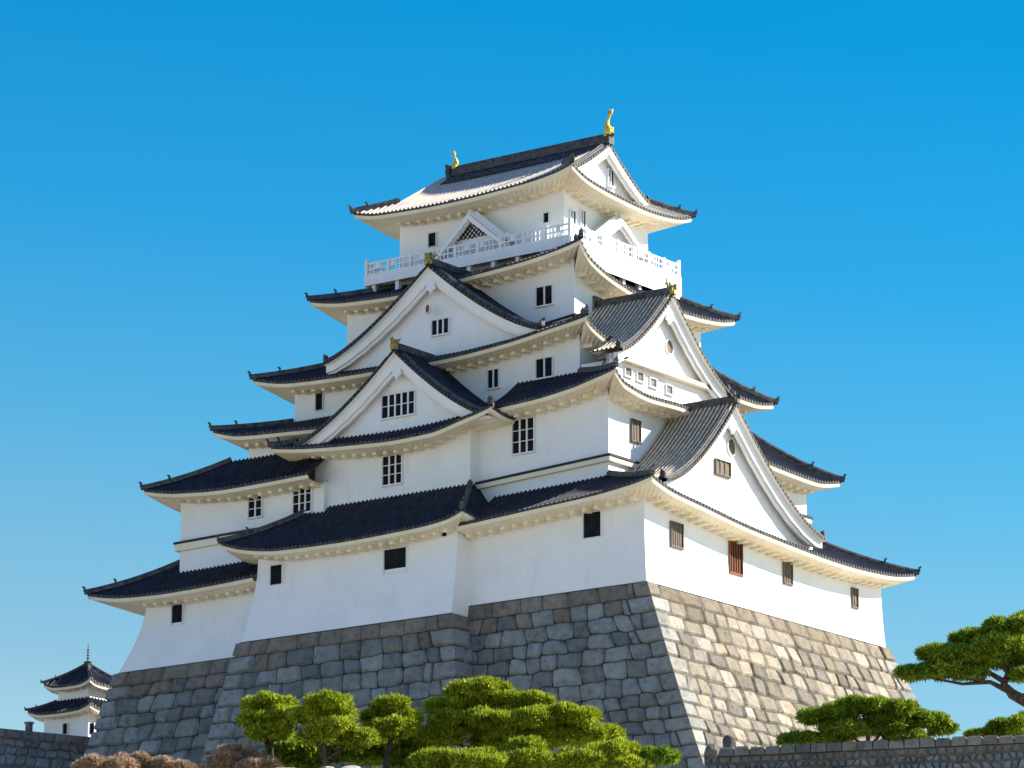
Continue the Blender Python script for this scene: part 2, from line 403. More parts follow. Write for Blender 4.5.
R4 = Roof((-35.7, -9.5, 5.6, 26.9), (-30.5, -14.5, 10.5, 21.9), (-33.5, -11.5, 7.6, 24.8),
     {'L': [(-35.7,27.25),(-32.2,26.65),(-26.7,26.4),(-19.9,26.8),(-15,27.1),(-12,27.45),(-9.5,27.95)],
      'R': [(5.6,27.95),(7.1,26.6),(10.8,25.6),(15,25.1),(20,25.2),(24,25.5),(26.9,26.1)],
      'B': [(-35.7,27),(-20,25.6),(-9.5,26.1)], 'W': [(5.6,27.25),(16,26),(26.9,27)]}, 28.6, label='fourth dark tiled roof under the balcony', droop=1)
R5 = Roof((-33.3, -12.0, 8.0, 24.6), (-30.6, -14.6, 16.3, 16.3), (-30.55, -14.5, 10.5, 21.9),
     {'L': [(-33.3,34.6),(-30.6,34.1),(-24.3,33.9),(-16.9,34.15),(-14,34.45),(-12,34.95)],
      'R': [(8.0,34.95),(10.4,34.15),(13.6,33.8),(18.4,33.6),(22,33.85),(24.6,34.5)],
      'B': [(-33.3,34.6),(-24,33.9),(-12,34.5)], 'W': [(8,34.6),(16,33.9),(24.6,34.6)]}, 39.0, label='top roof with sunlit pale tone painted on its lower slope', mats=('sun_pale',), depth=8.3, gab=2.65, droop=1)
RA = Roof((-36.9, -13.9, -3.3, 9.0), (-31.8, -16.9, 1.7, 9.0), (-34.6, -15.6, -1.6, 9.0),
     {'L': [(-36.9,6.35),(-34,5.55),(-31,5.2),(-25.3,5.1),(-18,5.3),(-15.5,5.55),(-13.9,6.05)], 'R': [(-3.3,6.05),(0,5.7),(9,5.7)], 'W': [(-3.3,6.35),(0,5.7),(9,5.6)]},
     9.2, sides='LRW', label='lower roof of the projecting bay', droop=1)
RW = Roof((-47.0, -30.5, -.8, 18.0), (-41.0, -30.5, 2.75, 18.0), (-44.9, -30.5, 1.2, 18.0),
     {'L': [(-47,12.3),(-43.3,11.65),(-38.2,11.35),(-30.5,11.45)], 'W': [(-.8,12.3),(5,11.5),(18,11.5)]}, 14.4, sides='LW', label='roof of the left wing', droop=1)
R5g = R5
for rf in (R1, R2, R3, R4, RA, RW): rf.make(KEEP)
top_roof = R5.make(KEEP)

# --- walls
wall((-47.15,0,0,32.4), -.2, roof_top(R1), (1.6,.0,.9,.2), 'wall of the lowest storey', hf=5.5) if False else None
wall((-15.9,0,0,32.4), -.35, roof_top(R1), (0,.3,.25,0), 'sunlit and shaded wall of the lowest storey', hf=4)
wall((-47.15,-15.8,.01,32.39), -1.9, roof_top(R1), (2.0,0,.9,0), 'wall of the lowest storey of the left wing', hf=5.5)
wall((-34.6,-15.6,-1.6,8), -1.2, roof_top(RA), (.95,.05,.8,0), 'wall of the projecting bay', hf=6.0)
wall((-46.0,-5,2.7,29.7), 6.0, lambda x, y: min(roof_top(R2)(x, y), 14.0) if x < -40 else roof_top(R2)(x, y), label='wall of the second storey') if False else None
wall((-39.3,-5,2.7,29.7), 6.0, roof_top(R2), label='wall of the second storey')
wall((-44.9,-30.5,1.2,18), 5.0, roof_top(RW), label='upper wall of the left wing')
wall((-36.86,-9.4,5.3,27.1), 16.5, roof_top(R3), label='wall of the third storey')
wall((-33.5,-11.5,7.6,24.8), 21.5, roof_top(R4), label='wall of the fourth storey')
wall((-30.55,-14.5,10.5,21.9), 27.5, roof_top(R5), label='wall of the top storey')

# ledges: a dark capped cream moulding round a storey
def ledge(parent, pts_list, proj=.35, h=.55, label=None):
    m = MB(); c = MB()
    for (x0,x1,y0,y1,z0,z1) in pts_list:
        n = 2
        m.add([(x0,y0,z0),(x1,y0,z1),(x1,y1,z1),(x0,y1,z0),(x0,y0,z0+h),(x1,y0,z1+h),(x1,y1,z1+h),(x0,y1,z0+h)],
              [(0,3,2,1),(4,5,6,7),(0,1,5,4),(1,2,6,5),(2,3,7,6),(3,0,4,7)])
        e = .08
        c.add([(x0-e,y0-e,z0+h+.003),(x1+e,y0-e,z1+h+.003),(x1+e,y1+e,z1+h+.003),(x0-e,y1+e,z0+h+.003),(x0-e,y0-e,z0+h+.18),(x1+e,y0-e,z1+h+.18),(x1+e,y1+e,z1+h+.18),(x0-e,y1+e,z0+h+.18)],
              [(0,3,2,1),(4,5,6,7),(0,1,5,4),(1,2,6,5),(2,3,7,6),(3,0,4,7)])
    o = m.build('ledge', 'eave', parent); c.build('ledge_tiles', 'tile', o); return o
ledge(KEEP, [(-17.2,-4.65,2.35,29.9,9.35-.3,9.95-.3)], h=.34)
ledge(KEEP, [(-45.2,-31.5,.9,10,7.55,7.75)])
ledge(KEEP, [(-17,-11.3,7.4,20,21.9+.1,22.6)], h=.1)

# --- gables
def gable(face, front, back, c0, zp, lw, zl, rw, zr, base, label, e=1.38, over=.7, bw=.85, mat='tile', ridgemat='cap', light=False, orn='moss', win=None, ridge=(.5,.6), pend=True, low=None):
    """face L: normal -Y, tangent X.  face R: normal +X, tangent Y. c0 ridge position, lw/rw half widths, zl/zr foot heights."""
    t, n = map(lambda q: np.array(q, float), UP[face])
    def W(c, f, z): return np.array((c, f, z)) if face == 'L' else np.array((f, c, z))
    sg = -1 if face == 'L' else 1                       # direction of the normal on its axis
    def prof(sd, u):                                    # u 0 ridge..1 foot
        w, zf = (lw, zl) if sd < 0 else (rw, zr)
        return c0+sd*w*u, zf+(zp-zf)*(1-u)**e
    root = MB()
    NU = 14
    # pediment panel
    cs = [prof(-1, 1-i/NU) for i in range(NU+1)]+[prof(1, i/NU) for i in range(1, NU+1)]
    P = [[W(c, front-sg*.55, base), W(c, front-sg*.55, z-.15)] for c, z in cs]
    root.grid(P)
    root.grid([[W(c, front-sg*.75, base), W(c, front-sg*.75, z-.15)] for c, z in cs])
    po = root.build('gable', 'plaster', KEEP); tag(po, label)
    # roof slopes with tile ribs
    ts = MB(); un = MB(); f0 = front+sg*over
    L = abs(f0-back); k = max(1, int(round(L/PER))); per = L/k
    cols = []
    for a in range(k):
        for fr, h in ((0,0),(.45,0),(.52,.12),(.72,.18),(.93,.12)): cols.append((f0-sg*(a+fr)*per, h))
    cols.append((back, 0))
    mj = MB()
    def joints_(sd, j1, cc, j0=0):                      # lime mortar beads packed along the round tiles
        for f, h in cc:
            if h > .15: mj.grid([[W(prof(sd, j/NU)[0], f+q, prof(sd, j/NU)[1]+.16+.125+z_) for q, z_ in ((-.12,-.02),(-.07,.075),(.05,.08),(.10,-.02))] for j in range(j0, j1+1)])
    def cl(f, u, sd):
        if low and u > low[0] and (low[2] == 0 or low[2] == sd): return max(f*sg, low[1]*sg)*sg if sg > 0 else min(f, low[1])
        return f
    for sd in (-1, 1):
        if low and (low[2] == 0 or low[2] == sd):
            j0 = int(low[0]*NU)
            near = [q for q in cols if q[0]*sg >= low[1]*sg]
            ts.grid([[W(prof(sd, j/NU)[0], f, prof(sd, j/NU)[1]+h+.16) for j in range(j0+1)] for f, h in cols])
            if mat == 'sun_tan': joints_(sd, j0, cols); joints_(sd, NU, near, j0)
            ts.grid([[W(prof(sd, j/NU)[0], f, prof(sd, j/NU)[1]+h+.16) for j in range(j0, NU+1)] for f, h in near])
        else:
            ts.grid([[W(prof(sd, j/NU)[0], f, prof(sd, j/NU)[1]+h+.16) for j in range(NU+1)] for f, h in cols])
            if mat == 'sun_tan': joints_(sd, NU, cols)
        ts.grid([[W(prof(sd, j/NU)[0], f0, prof(sd, j/NU)[1]+.16) , W(prof(sd, j/NU)[0], f0, prof(sd, j/NU)[1]-.12)] for j in range(NU+1)])
        un.grid([[W(prof(sd, j/NU)[0], f, prof(sd, j/NU)[1]-.12) for j in range(NU+1)] for f in (f0-sg*.02, (low[1] if low else back))])
    ro = ts.build('gable_roof', mat, po)
    if mj.v: mj.build('mortar_lines', 'mortar', ro)
    # verge ridges
    vr_ = MB()
    for sd in (-1, 1):
        pts = [W(prof(sd, j/NU)[0], f0-sg*.35, prof(sd, j/NU)[1]+.14) for j in range(1, NU+1)]
        vr_.sweep(pts, .34, .30)
        for j in range(int(max(lw, rw)*1.25/.42)):      # round tile ends under the verge
            u = (j+.5)/(max(lw, rw)*1.25/.42); c, z = prof(sd, u); ce = W(c, f0+sg*.05, z+.04)
            ring = [ce+.10*(t*math.cos(q*math.pi/3)+vz*math.sin(q*math.pi/3)) for q in range(6)]
            vr_.add(ring+[r_-n*.2 for r_ in ring], [tuple(range(6))]+[(i, (i+1)%6, (i+1)%6+6, i+6) for i in range(6)])
        finial(vr_, pts[-1]+vz*.1, pts[-1]-pts[-2], .8)
    vr_.build('verge_ridge', ridgemat, po)
    # bargeboards
    bb = MB()
    for sd in (-1, 1):
        for (o1, o2, top, wd) in ((.30, .12, -.12, bw), (.10, -.12, -.12, bw*1.35)):
            A = []
            for j in range(NU+1):
                c, z = prof(sd, j/NU); sc = .06*(j % 2)
                ww = wd*(1-.35*j/NU)+sc
                A.append([W(c, front+sg*o1, z+top), W(c, front+sg*o1, max(z+top-ww, min(base, z+top-.05))), W(c, front+sg*o2, max(z+top-ww, min(base, z+top-.05))), W(c, front+sg*o2, z+top)])
            bb.grid(A)
            bb.add(A[-1], [(0,1,2,3)])
    bo = bb.build('bargeboard', 'plaster', po)
    un.build('gable_soffit', 'plaster', po)
    # ridge and its end ornament
    rr = MB(); rr.sweep([W(c0, f0-sg*q, zp+.12) for q in (0, L*.33, L*.66, L)], ridge[0], ridge[1])
    rr.build('ridge', ridgemat, po)
    if orn:
        om = MB(); p = W(c0, f0-sg*.05, zp+.1); finial(om, p, n, 1.05); finial(om, p+n*.12+vz*.0, n, .7)
        for q in range(9):
            a = random.uniform(-.5, .5); om.tube([p+t*a*.6-n*random.uniform(0, .5)+vz*random.uniform(.3, .6), p+t*a*1.1-n*random.uniform(0, .7)+vz*random.uniform(.75, 1.25)], [.14, .05], 6)
        om.build('ridge_ornament', orn, po)
    if pend:                                             # hanging carved pendant under the apex
        pm = MB(); p = W(c0, front+sg*.34, zp-.55-bw)
        out = [(0,-.9),(-.22,-.55),(-.5,-.45),(-.42,-.1),(-.6,.2),(-.25,.3),(0,.5),(.25,.3),(.6,.2),(.42,-.1),(.5,-.45),(.22,-.55)]
        fr = [p+t*u*.9+vz*v*.9 for u, v in out]; bk = [q-n*.18 for q in fr]; m_ = len(out)
        pm.add(fr+bk, [tuple(range(m_))]+[(i, (i+1)%m_, (i+1)%m_+m_, i+m_) for i in range(m_)])
        pm.build('pendant', 'whitewood', po)
    return po
gB = gable('L', .4, 7.5, -22.7, 20.1, 9.6, 13.95, 8.9, 13.9, 13.7, 'front gable over the projecting bay')
gC = gable('L', 4.2, 12.0, -22.4, 27.6, 10.2, 21.35, 10.6, 21.0, 20.6, 'upper front gable')
gF = gable('R', .2, -4.95, 10.9, 14.7, 9.3, 7.3, 12.2, 6.5, 5.9, 'lower right gable', e=1.52, orn='cap', mat='sun_tan')
gG = gable('R', -5.0, -13.0, 10.4, 23.8, 6.8, 18.2, 7.7, 17.7, 14.6, 'upper right gable', e=1.36, orn='moss', mat='sun_tan', low=(.60, -7.3, -1))
gH = gable('R', -14.55, -29.8, 16.3, 38.98, 5.6, 35.6, 5.6, 35.45, 34.6, 'gable end of the top roof', e=1.25, over=.35, bw=.6, orn=None, mat='cap', ridge=(.6,.85), pend=False, low=(.31, -15.6, 0))  # its dark tile paints the shaded upper band of the top roof
gD = gable('L', 9.1, 10.5, -22.5, 33.1, 3.4, 30.0, 3.4, 30.3, 29.6, 'small white gable behind the balcony rail', e=1.05, over=.1, bw=.4, mat='whitewood', ridgemat='whitewood', orn=None, ridge=(.2,.2), pend=False)
gE = gable('R', -13.2, -14.5, 16.2, 32.7, 4.0, 29.9, 4.2, 29.9, 29.0, 'small white gable on the sunny side of the balcony', e=1.05, over=.1, bw=.4, mat='whitewood', ridgemat='whitewood', orn=None, ridge=(.2,.2), pend=False)
# front eave of bay B below its gable
RB = Roof((-34.4, -13.4, -.5, 6.0), (-33.0, -14.2, 1.0, 6.0), (-31.8, -16.9, 1.7, 6.0),
     {'L': [(-34.4, 14.049999999999999), (-30.05, 13.49), (-25.68, 13.19), (-22.42, 13.05), (-19.3, 13.12), (-16.12, 13.7), (-13.4, 14.33)], 'R': [(-.5,14.33),(2,13.9),(6,14.2)], 'W': [(-.5,14.049999999999999),(2,13.7),(6,14.0)]},
     {'L': [(-33,14.5),(-23,14.1),(-14.2,14.6)], 'R': 14.3, 'W': 14.1}, sides='LRW', label='front eave roof under the bay gable', droop=1)
RB.make(KEEP)
wall((-31.8,-16.9,1.7,6), 8.0, roof_top(RB), label='upper wall of the projecting bay')
# niche wall under gable G and balcony etc
m = MB(); m.box(-9.0, -5.6, 4.9, 17.4, 14.2, 18.0); o = m.build('wall', 'plaster', KEEP); tag(o, 'low wall with small openings under the upper right gable')
m = MB(); m.box(-5.5, -4.9, 4.4, 17.6, 17.75, 18.05); m.build('ledge', 'eave', KEEP)

# --- windows
def window(face, px, py, plane, w, h, style='dark', n=1, rows=0, label=None, parent=KEEP, arch=False):
    axis = 1 if face == 'L' else 0; p = at(px, py, axis, plane); t, nn = map(lambda q: np.array(q, float), UP[face])
    fr = MB(); fw = .03 if style == 'dark' else .06; c = p-vz*h/2
    for a, ww, zz, hh in ((-w/2-fw/2, fw, -fw, h+2*fw), (w/2+fw/2, fw, -fw, h+2*fw)):
        fr.obox(c+t*a+vz*zz, t, nn, ww, .34, hh)
    fr.obox(c-vz*fw, t, nn, w, .34, fw); fr.obox(c+vz*h, t, nn, w, .34, fw)
    if style != 'dark': fr.obox(c-vz*(fw+.07), t, nn, w+.24, .42, .07)
    fo = fr.build('window', 'red' if style == 'red' else ('brown' if style == 'brown' else ('plaster' if style == 'niche' else 'whitewood')), parent)
    pn = MB(); pn.obox(c+vz*.002, t, nn, w-.004, .10, h-.004); pn.build('pane', {'brown': 'brown', 'niche': 'stone2'}.get(style, 'dark'), fo)
    b = MB()
    if n > 1:
        for i in range(1, n): b.obox(c+t*(-w/2+w*i/n), t, nn, .13 if style != 'red' else .08, .24, h)
    for j in range(rows): b.obox(c+vz*h*(j+1)/(rows+1), t, nn, w, .2, .055)
    if style in ('red', 'brown') and n == 1:
        k = max(2, int(w/.28))
        for i in range(1, k): b.obox(c+t*(-w/2+w*i/k), t, nn, .07, .2, h)
    if b.v: b.build('bars', {'dark': 'dark', 'red': 'red', 'brown': 'brown', 'white': 'whitewood'}[style], fo)
    if label: tag(fo, label)
    return fo
window('L', 593, 525, -.02, 1.55, 1.85)
window('L', 396, 561, -1.68, 2.1, 1.85); window('L', 277, 575, -1.72, 1.15, 1.5); window('L', 445, 532, -1.6, .55, .7)
window('L', 178, 615, -.12, 1.1, 1.6)
window('R', 676, 535, .02, 1.45, 1.7, 'brown'); window('R', 735, 558, .02, 1.6, 2.3, 'red', label='red framed window'); window('R', 787, 573, .02, 1.1, 1.55, 'brown'); window('R', 854, 598, .02, .75, 1.4, 'brown')
window('L', 524, 436, 2.68, 1.95, 2.55, 'white', 3, 2); window('R', 635, 431, -4.98, 1.1, 1.55, 'brown')
window('L', 393, 470, 1.68, 1.8, 2.2, 'white', 3, 2); window('L', 256, 505, 1.18, 1.3, 1.9, 'white', 2, 2); window('L', 303, 499, 1.18, 1.75, 2.1, 'white', 3, 2)
window('L', 545, 368, 5.28, 1.5, 1.45, 'white', 2); window('L', 494, 379, 5.28, 1.0, 1.4, 'white', 2); window('L', 320, 401, 5.28, .7, 1.5)
window('L', 545, 296, 7.58, 1.5, 1.45, 'white', 2); window('R', 597, 306, -11.48, 1.0, 1.25, 'brown', 2)
window('L', 433, 240, 10.48, .75, 1.1); window('L', 547, 218, 10.48, .5, .8)
for q in (572, 582): window('R', q, 219, -14.48, .6, 1.3, 'white', 2)
window('L', 399, 405, .93, 3.1, 1.75, 'white', 5, 1, parent=gB); window('L', 441, 327, 4.73, 1.6, 1.15, 'white', 3, parent=gC)
window('R', 722, 468, -.33, 1.9, 1.0, 'brown', 3, parent=gF)
for q, z in ((627,372),(639,377),(652,383),(668,390)): window('R', q, z, -5.58, .8, .62, 'niche')
window('R', 610, 178, -15.1+.03, .7, 1.3, 'white', 2, parent=gH)
def vent(face, px, py, plane, w, h, parent, mat='brown'):
    p = at(px, py, 1 if face == 'L' else 0, plane); t, nn = map(lambda q: np.array(q, float), UP[face]); m = MB()
    def ring(a, b, off): return [p+nn*off+t*a*math.cos(q*math.pi/8)+vz*b*math.sin(q*math.pi/8) for q in range(17)]
    m.grid([ring(w/2, h/2, .1), ring(w/2+.07, h/2+.07, .1), ring(w/2+.07, h/2+.07, -.1)]); m.grid([ring(w/2, h/2, .1), ring(w/2, h/2, -.02)])
    o = m.build('vent', 'whitewood', parent); k = MB(); k.add(ring(w/2, h/2, .01)[:-1], [tuple(range(16))]); k.build('vent_opening', mat, o)
vent('R', 669, 347, -5.53, .9, 1.1, gG, 'brown'); vent('R', 731, 447, -.33, 1.0, 1.3, gF, 'brown'); vent('L', 390, 384, .97, .3, .5, gB, 'dark')
vent('L', 428, 309, 4.2-.34-.02, .42, .7, gC, 'red')

# lattice panel of the small front gable
lt = MB(); p0 = at(472, 228, 1, 9.6)
for sg_ in (-1, 1):
    for i in range(-9, 10):                       # crossing diagonal slats inside the triangle
        a_ = []
        for q in range(41):
            u = -2+4*q/40; v = sg_*(u-i*.42)
            if 0 <= v <= 1.75*(1-abs(u)/2.0): a_.append((u, v))
        if len(a_) > 1: lt.tube([p0+np.array((a_[0][0], 0, a_[0][1]-.85)), p0+np.array((a_[-1][0], 0, a_[-1][1]-.85))], [.055, .055], 4)
lt.build('lattice', 'dark', gD)

# --- balcony
BX0, BX1, BY0, BY1 = -32.7, -12.7, 8.8, 23.8
bal = MB(); 
for (x0,x1,y0,y1) in ((BX0,BX1,BY0,BY0+1.8),(BX0,BX1,BY1-1.8,BY1),(BX0,BX0+2.2,BY0+1.8,BY1-1.8),(BX1-1.9,BX1,BY0+1.8,BY1-1.8)): bal.box(x0,x1,y0,y1,29.1,29.4)
bo = bal.build('balcony', 'whitewood', KEEP)
fa = MB()
fa.box(BX0,BX1,BY0-.1,BY0-.003,28.75,29.55); fa.box(BX1+.003,BX1+.1,BY0,BY1,27.7,29.55); fa.box(BX0-.1,BX0-.003,BY0,BY1,28.75,29.55)
fa.build('fascia', 'whitewood', bo)
def rail(face, c0, c1, plane):
    t, nn = map(lambda q: np.array(q, float), UP[face])
    W = (lambda c, z: np.array((c, plane, z))) if face in 'LB' else (lambda c, z: np.array((plane, c, z)))
    n = int(abs(c1-c0)/2.1)
    for i in range(n+1):
        if face in 'RW' and i in (0, n): continue
        c = c0+(c1-c0)*i/n; p = MB(); p.obox(W(c, 29.4), t, nn, .24, .24, 1.55 if i in (0, n) else 1.3); p.box(*[0]*6) if False else None; p.build('post', 'whitewood', bo)
    r_ = MB(); L = abs(c1-c0); mid = (c0+c1)/2
    for z, h in ((29.6,.12),(30.05,.1),(30.5,.14)): r_.obox(W(mid, z), t, nn, L, .12, h)
    for i in range(n*3):
        if i % 3 != 2: r_.obox(W(c0+(c1-c0)*(i+.5)/(n*3), 30.15), t, nn, .42, .06, .35) if i % 2 else r_.obox(W(c0+(c1-c0)*(i+.5)/(n*3), 29.72), t, nn, .09, .08, .78)
        r_.obox(W(c0+(c1-c0)*(i+1)/(n*3), 29.72), t, nn, .09, .08, .78)
    r_.build('railing', 'whitewood', bo)
rail('L', BX0+.1, BX1-.1, BY0+.1); rail('R', BY0+.1, BY1-.1, BX1-.1); rail('W', BY0+.1, BY1-.1, BX0+.1); rail('B', BX0+.1, BX1-.1, BY1-.1)
sup = MB()
for i in range(9): sup.box(BX0+.6+i*2.35, BX0+.95+i*2.35, BY0+.1, BY0+.5, 27.2, 29.1)
for i in range(7): sup.box(BX1-.5, BX1-.15, BY0+.6+i*2.2, BY0+.95+i*2.2, 27.0, 29.1)
sup.build('balcony_support', 'whitewood', bo)
# --- golden fish ornaments on the top ridge
def fish(x, y, z, sgn, sc, label):
    m = MB(); P = []; R_ = []
    path = [(0.0,0.0,.56),(.05,.35,.6),(-.02,.75,.5),(-.2,1.15,.36),(-.26,1.55,.27),(-.12,1.95,.2),(.1,2.3,.14),(.25,2.55,.08)]
    m.tube([np.array((x-sgn*a*sc, y, z+b*sc)) for a, b, r_ in path], [r_*sc for _, _, r_ in path], 10)
    def fin(pts, th=.06):
        fr = [np.array((x-sgn*a*sc, y-th, z+b*sc)) for a, b in pts]; bk = [q+np.array((0, 2*th, 0)) for q in fr]; k = len(pts)
        m.add(fr+bk, [tuple(range(k)), tuple(range(2*k-1, k-1, -1))]+[(i, i+k, (i+1)%k+k, (i+1)%k) for i in range(k)])
    fin([(.15,2.35),(.55,2.75),(.6,3.25),(.3,2.95),(.1,3.3),(-.02,2.8),(-.2,2.75),(.0,2.4)])
    fin([(-.3,.5),(-.75,.9),(-.6,1.0),(-.75,1.4),(-.5,1.45),(-.5,1.8),(-.2,1.6)])
    fin([(.35,.3),(.75,.25),(.6,.6),(.7,.85),(.35,.8)])
    m.tube([(x+sgn*.1*sc, y, z-.1), (x+sgn*.55*sc, y, z+.18*sc), (x+sgn*.75*sc, y, z+.1*sc)], [.36*sc, .3*sc, .14*sc], 8)
    o = m.build('fish_ornament', 'gold', KEEP, smooth=True); tag(o, label)
fish(-14.3, 16.3, 39.8, -1, .64, 'golden fish ornament at the right ridge end')
fish(-29.5, 16.3, 39.7, 1, .48, 'golden fish ornament at the left ridge end')
m = MB(); finial(m, np.array((-29.9, 16.3, 39.0)), (-1,0,0), 1.7); m.build('ridge_end_tile', 'cap', KEEP)
m = MB(); finial(m, np.array((-14.2, 16.3, 39.0)), (1,0,0), 1.3); m.build('ridge_end_tile', 'cap', KEEP)
settle(KEEP)

# ------------------------------------------------------------------ dry stone work
def stone_face(mb, back, S, Wf, H, vks, c0=False, c1=False, colf=None, rnd=.17, wr=(1.25, 2.4), toprect=True, N=7, seed=0, bulge=.085):
    """S(s,v) -> point, s in 0..1 along the face, v metres down."""
    rs = np.random.RandomState(seed)
    def nrm(s, v):
        a = S(min(s+.01, 1), v)-S(max(s-.01, 0), v); b = S(s, v+.1)-S(s, max(v-.1, 0)); n = np.cross(b, a); return n/(np.linalg.norm(n)+1e-9)
    ctr = S(.5, H/2)
    sign = 1
    wav = [lambda s, q=rs.uniform(0, 6), w=rs.uniform(3, 6), q2=rs.uniform(0, 6): .06*math.sin(s*w*6+q)+.05*math.sin(s*w*17+q2) for _ in vks]
    def vline(k, s):
        if k == 0 or k == len(vks)-1: return vks[k]
        e = min(1, min(s, 1-s)*8); return vks[k]+wav[k](s)*e*(.35 if k == 1 else 1)
    for k in range(len(vks)-1):
        vm = (vks[k]+vks[k+1])/2; Wd = Wf(vm); s = 0; ss = [0]
        hgt = vks[k+1]-vks[k]
        first = True
        while True:
            w = rs.uniform(*wr)*(hgt/1.15)**.5*(1.25 if k == 0 else 1)
            if first and c0: w = 2.1 if k % 2 else 1.3
            first = False
            s += w/Wd
            if s > 1-.7*wr[0]/Wd: break
            ss.append(s)
        if c1 and len(ss) > 2:
            e_ = (2.1 if k % 2 else 1.3)/Wd
            while ss[-1] > 1-e_-.4/Wd: ss.pop()
            ss.append(1-e_)
        ss.append(1)
        jt = [0]+[rs.uniform(-.17, .17)/Wd for _ in ss[1:-1]]+[0]
        if k == 0: jt = [q*.3 for q in jt]
        for i in range(len(ss)-1):
            gp = .014; col = colf(k, rs)
            if ((c0 and i == 0) or (c1 and i == len(ss)-2)) and k > 0: col = tuple(.5*q+.5*w_ for q, w_ in zip(col, (.33,.34,.34)))
            rr = .03 if (k == 0 and toprect) else rnd*rs.uniform(.3, 1.3)
            L0 = (c0 and i == 0); L1 = (c1 and i == len(ss)-2)
            if L0 or L1: rr *= .25
            tilt = rs.uniform(-.06, .06, 2); bl = bulge*rs.uniform(.6, 1.25)*(.6 if k == 0 and toprect else 1)
            P = []
            for a in range(N):
                row = []
                for b in range(N):
                    u = -1+2*a/(N-1); v = -1+2*b/(N-1)
                    uu = math.copysign(abs(u)**.6, u) ; vv = math.copysign(abs(v)**.6, v)
                    U = uu*math.sqrt(max(0, 1-vv*vv*rr)); V = vv*math.sqrt(max(0, 1-uu*uu*rr))
                    fu = (U+1)/2; fv = (V+1)/2
                    sl_ = ss[i]+jt[i]*(2*fv-1); sr_ = ss[i+1]+jt[i+1]*(2*fv-1)
                    sc_ = sl_+(sr_-sl_)*fu
                    g0 = 0 if (L0 and a == 0) else gp; 
                    sq = sc_+((0 if L0 else gp)*(1-fu)-(0 if L1 else gp)*fu)/Wd
                    vt = vline(k, min(max(sq, 0), 1)); vb = vline(k+1, min(max(sq, 0), 1))
                    vq = vt+gp+(vb-vt-2*gp)*fv
                    eu = abs(u); ev_ = abs(v)
                    if L0 and u < 0: eu = 0
                    if L1 and u > 0: eu = 0
                    fall = (1-max(eu, 0)**5)*(1-ev_**5)
                    edge_ = (a in (0, N-1) and eu > .99) or b in (0, N-1)
                    h = bl*(fall**.45)+tilt[0]*u*(not (L0 or L1))+tilt[1]*v*.5+rs.uniform(-.018, .018)
                    if edge_: h = -.085
                    if L0 or L1: h = (.14 if not edge_ else -.10)
                    p = S(sq, vq)+nrm(min(max(sq, 0), 1), vq)*h
                    if L0 and a == 0 : p = p+(S(0, vq)-S(.01, vq))/(np.linalg.norm(S(0, vq)-S(.01, vq)))*h
                    if L1 and a == N-1: p = p+(S(1, vq)-S(.99, vq))/(np.linalg.norm(S(1, vq)-S(.99, vq)))*h
                    row.append(p)
                P.append(row)
            mb.grid(P, col=col)
    nv = 12; back.grid([[S(i/10, H*j/nv)-nrm(i/10, H*j/nv)*.10 for j in range(nv+1)] for i in range(11)], flip=True)
def courses(H, first=1.15, lo=.95, hi=1.35, seed=0):
    rs = np.random.RandomState(seed); v = [0, first]
    while v[-1] < H: v.append(v[-1]+rs.uniform(lo, hi))
    return v
def col_shade(k, rs):  # lower courses tinted cool, putting skylit shade into the stone colour
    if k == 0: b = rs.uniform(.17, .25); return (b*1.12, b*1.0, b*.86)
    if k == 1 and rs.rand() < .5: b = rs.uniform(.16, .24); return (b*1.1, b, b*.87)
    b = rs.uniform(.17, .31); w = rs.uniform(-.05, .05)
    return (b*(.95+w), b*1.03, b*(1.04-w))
def col_sun(k, rs):  # warmer tan tint puts sunlight into the stone colour
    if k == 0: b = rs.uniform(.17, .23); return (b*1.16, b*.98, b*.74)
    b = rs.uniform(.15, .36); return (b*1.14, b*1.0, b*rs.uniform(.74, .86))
BASE = empty('foundation', (-21, 16, -19.5), 'tall battered foundation of grey granite blocks carrying the white keep', 'foundation')
def block(corner_fn, H, faces, seed, label):
    """corner_fn(v) -> four corners (x0y0, x1y0, x1y1, x0y1) at depth v."""
    mb = MB(); bk = MB(); vks = courses(H, seed=seed)
    for (i, j, c0, c1, colf) in faces:
        def S(s, v, i=i, j=j):
            C = corner_fn(v); a = np.array(C[i], float); b = np.array(C[j], float); return a+(b-a)*s
        Wf = lambda v, S=S: np.linalg.norm(S(1, v)-S(0, v))
        stone_face(mb, bk, S, Wf, vks[-1], vks, c0, c1, colf, seed=seed*10+i)
    C = corner_fn(0); bk.add([np.array(c)-vz*.12 for c in C], [(0,1,2,3)])
    o = mb.build('stonework', 'stone', BASE, smooth=False); tag(o, label); bk.build('joints', 'joint', o)
def main_c(v):
    q = .41*v+.0022*v*v; y = .165*v; e = .28*v
    z = -.35-v*1.0
    return [(-15.6-0*v, -.28-y, z), (.32+q, -.28-y, z), (.32+q, 32.5+e, z), (-15.6, 32.5+e, z)]
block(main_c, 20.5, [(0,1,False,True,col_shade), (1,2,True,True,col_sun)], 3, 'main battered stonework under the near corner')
def bay_c(v):
    z = -1.2-v; y = -2.42-.17*v; return [(-35.7-.22*v, y, z), (-15.45+.2*v, y, z), (-15.45+.2*v, 4, z), (-35.7-.22*v, 4, z)]
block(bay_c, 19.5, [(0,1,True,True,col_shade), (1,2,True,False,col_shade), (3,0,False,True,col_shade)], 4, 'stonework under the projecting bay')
def wing_c(v):
    z = -1.9-v; y = -.93-.17*v; return [(-49.35-.3*v, y, z), (-30, y, z), (-30, 34, z), (-49.35-.3*v, 34, z)]
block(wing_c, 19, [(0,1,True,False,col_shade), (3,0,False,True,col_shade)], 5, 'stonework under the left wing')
settle(BASE)
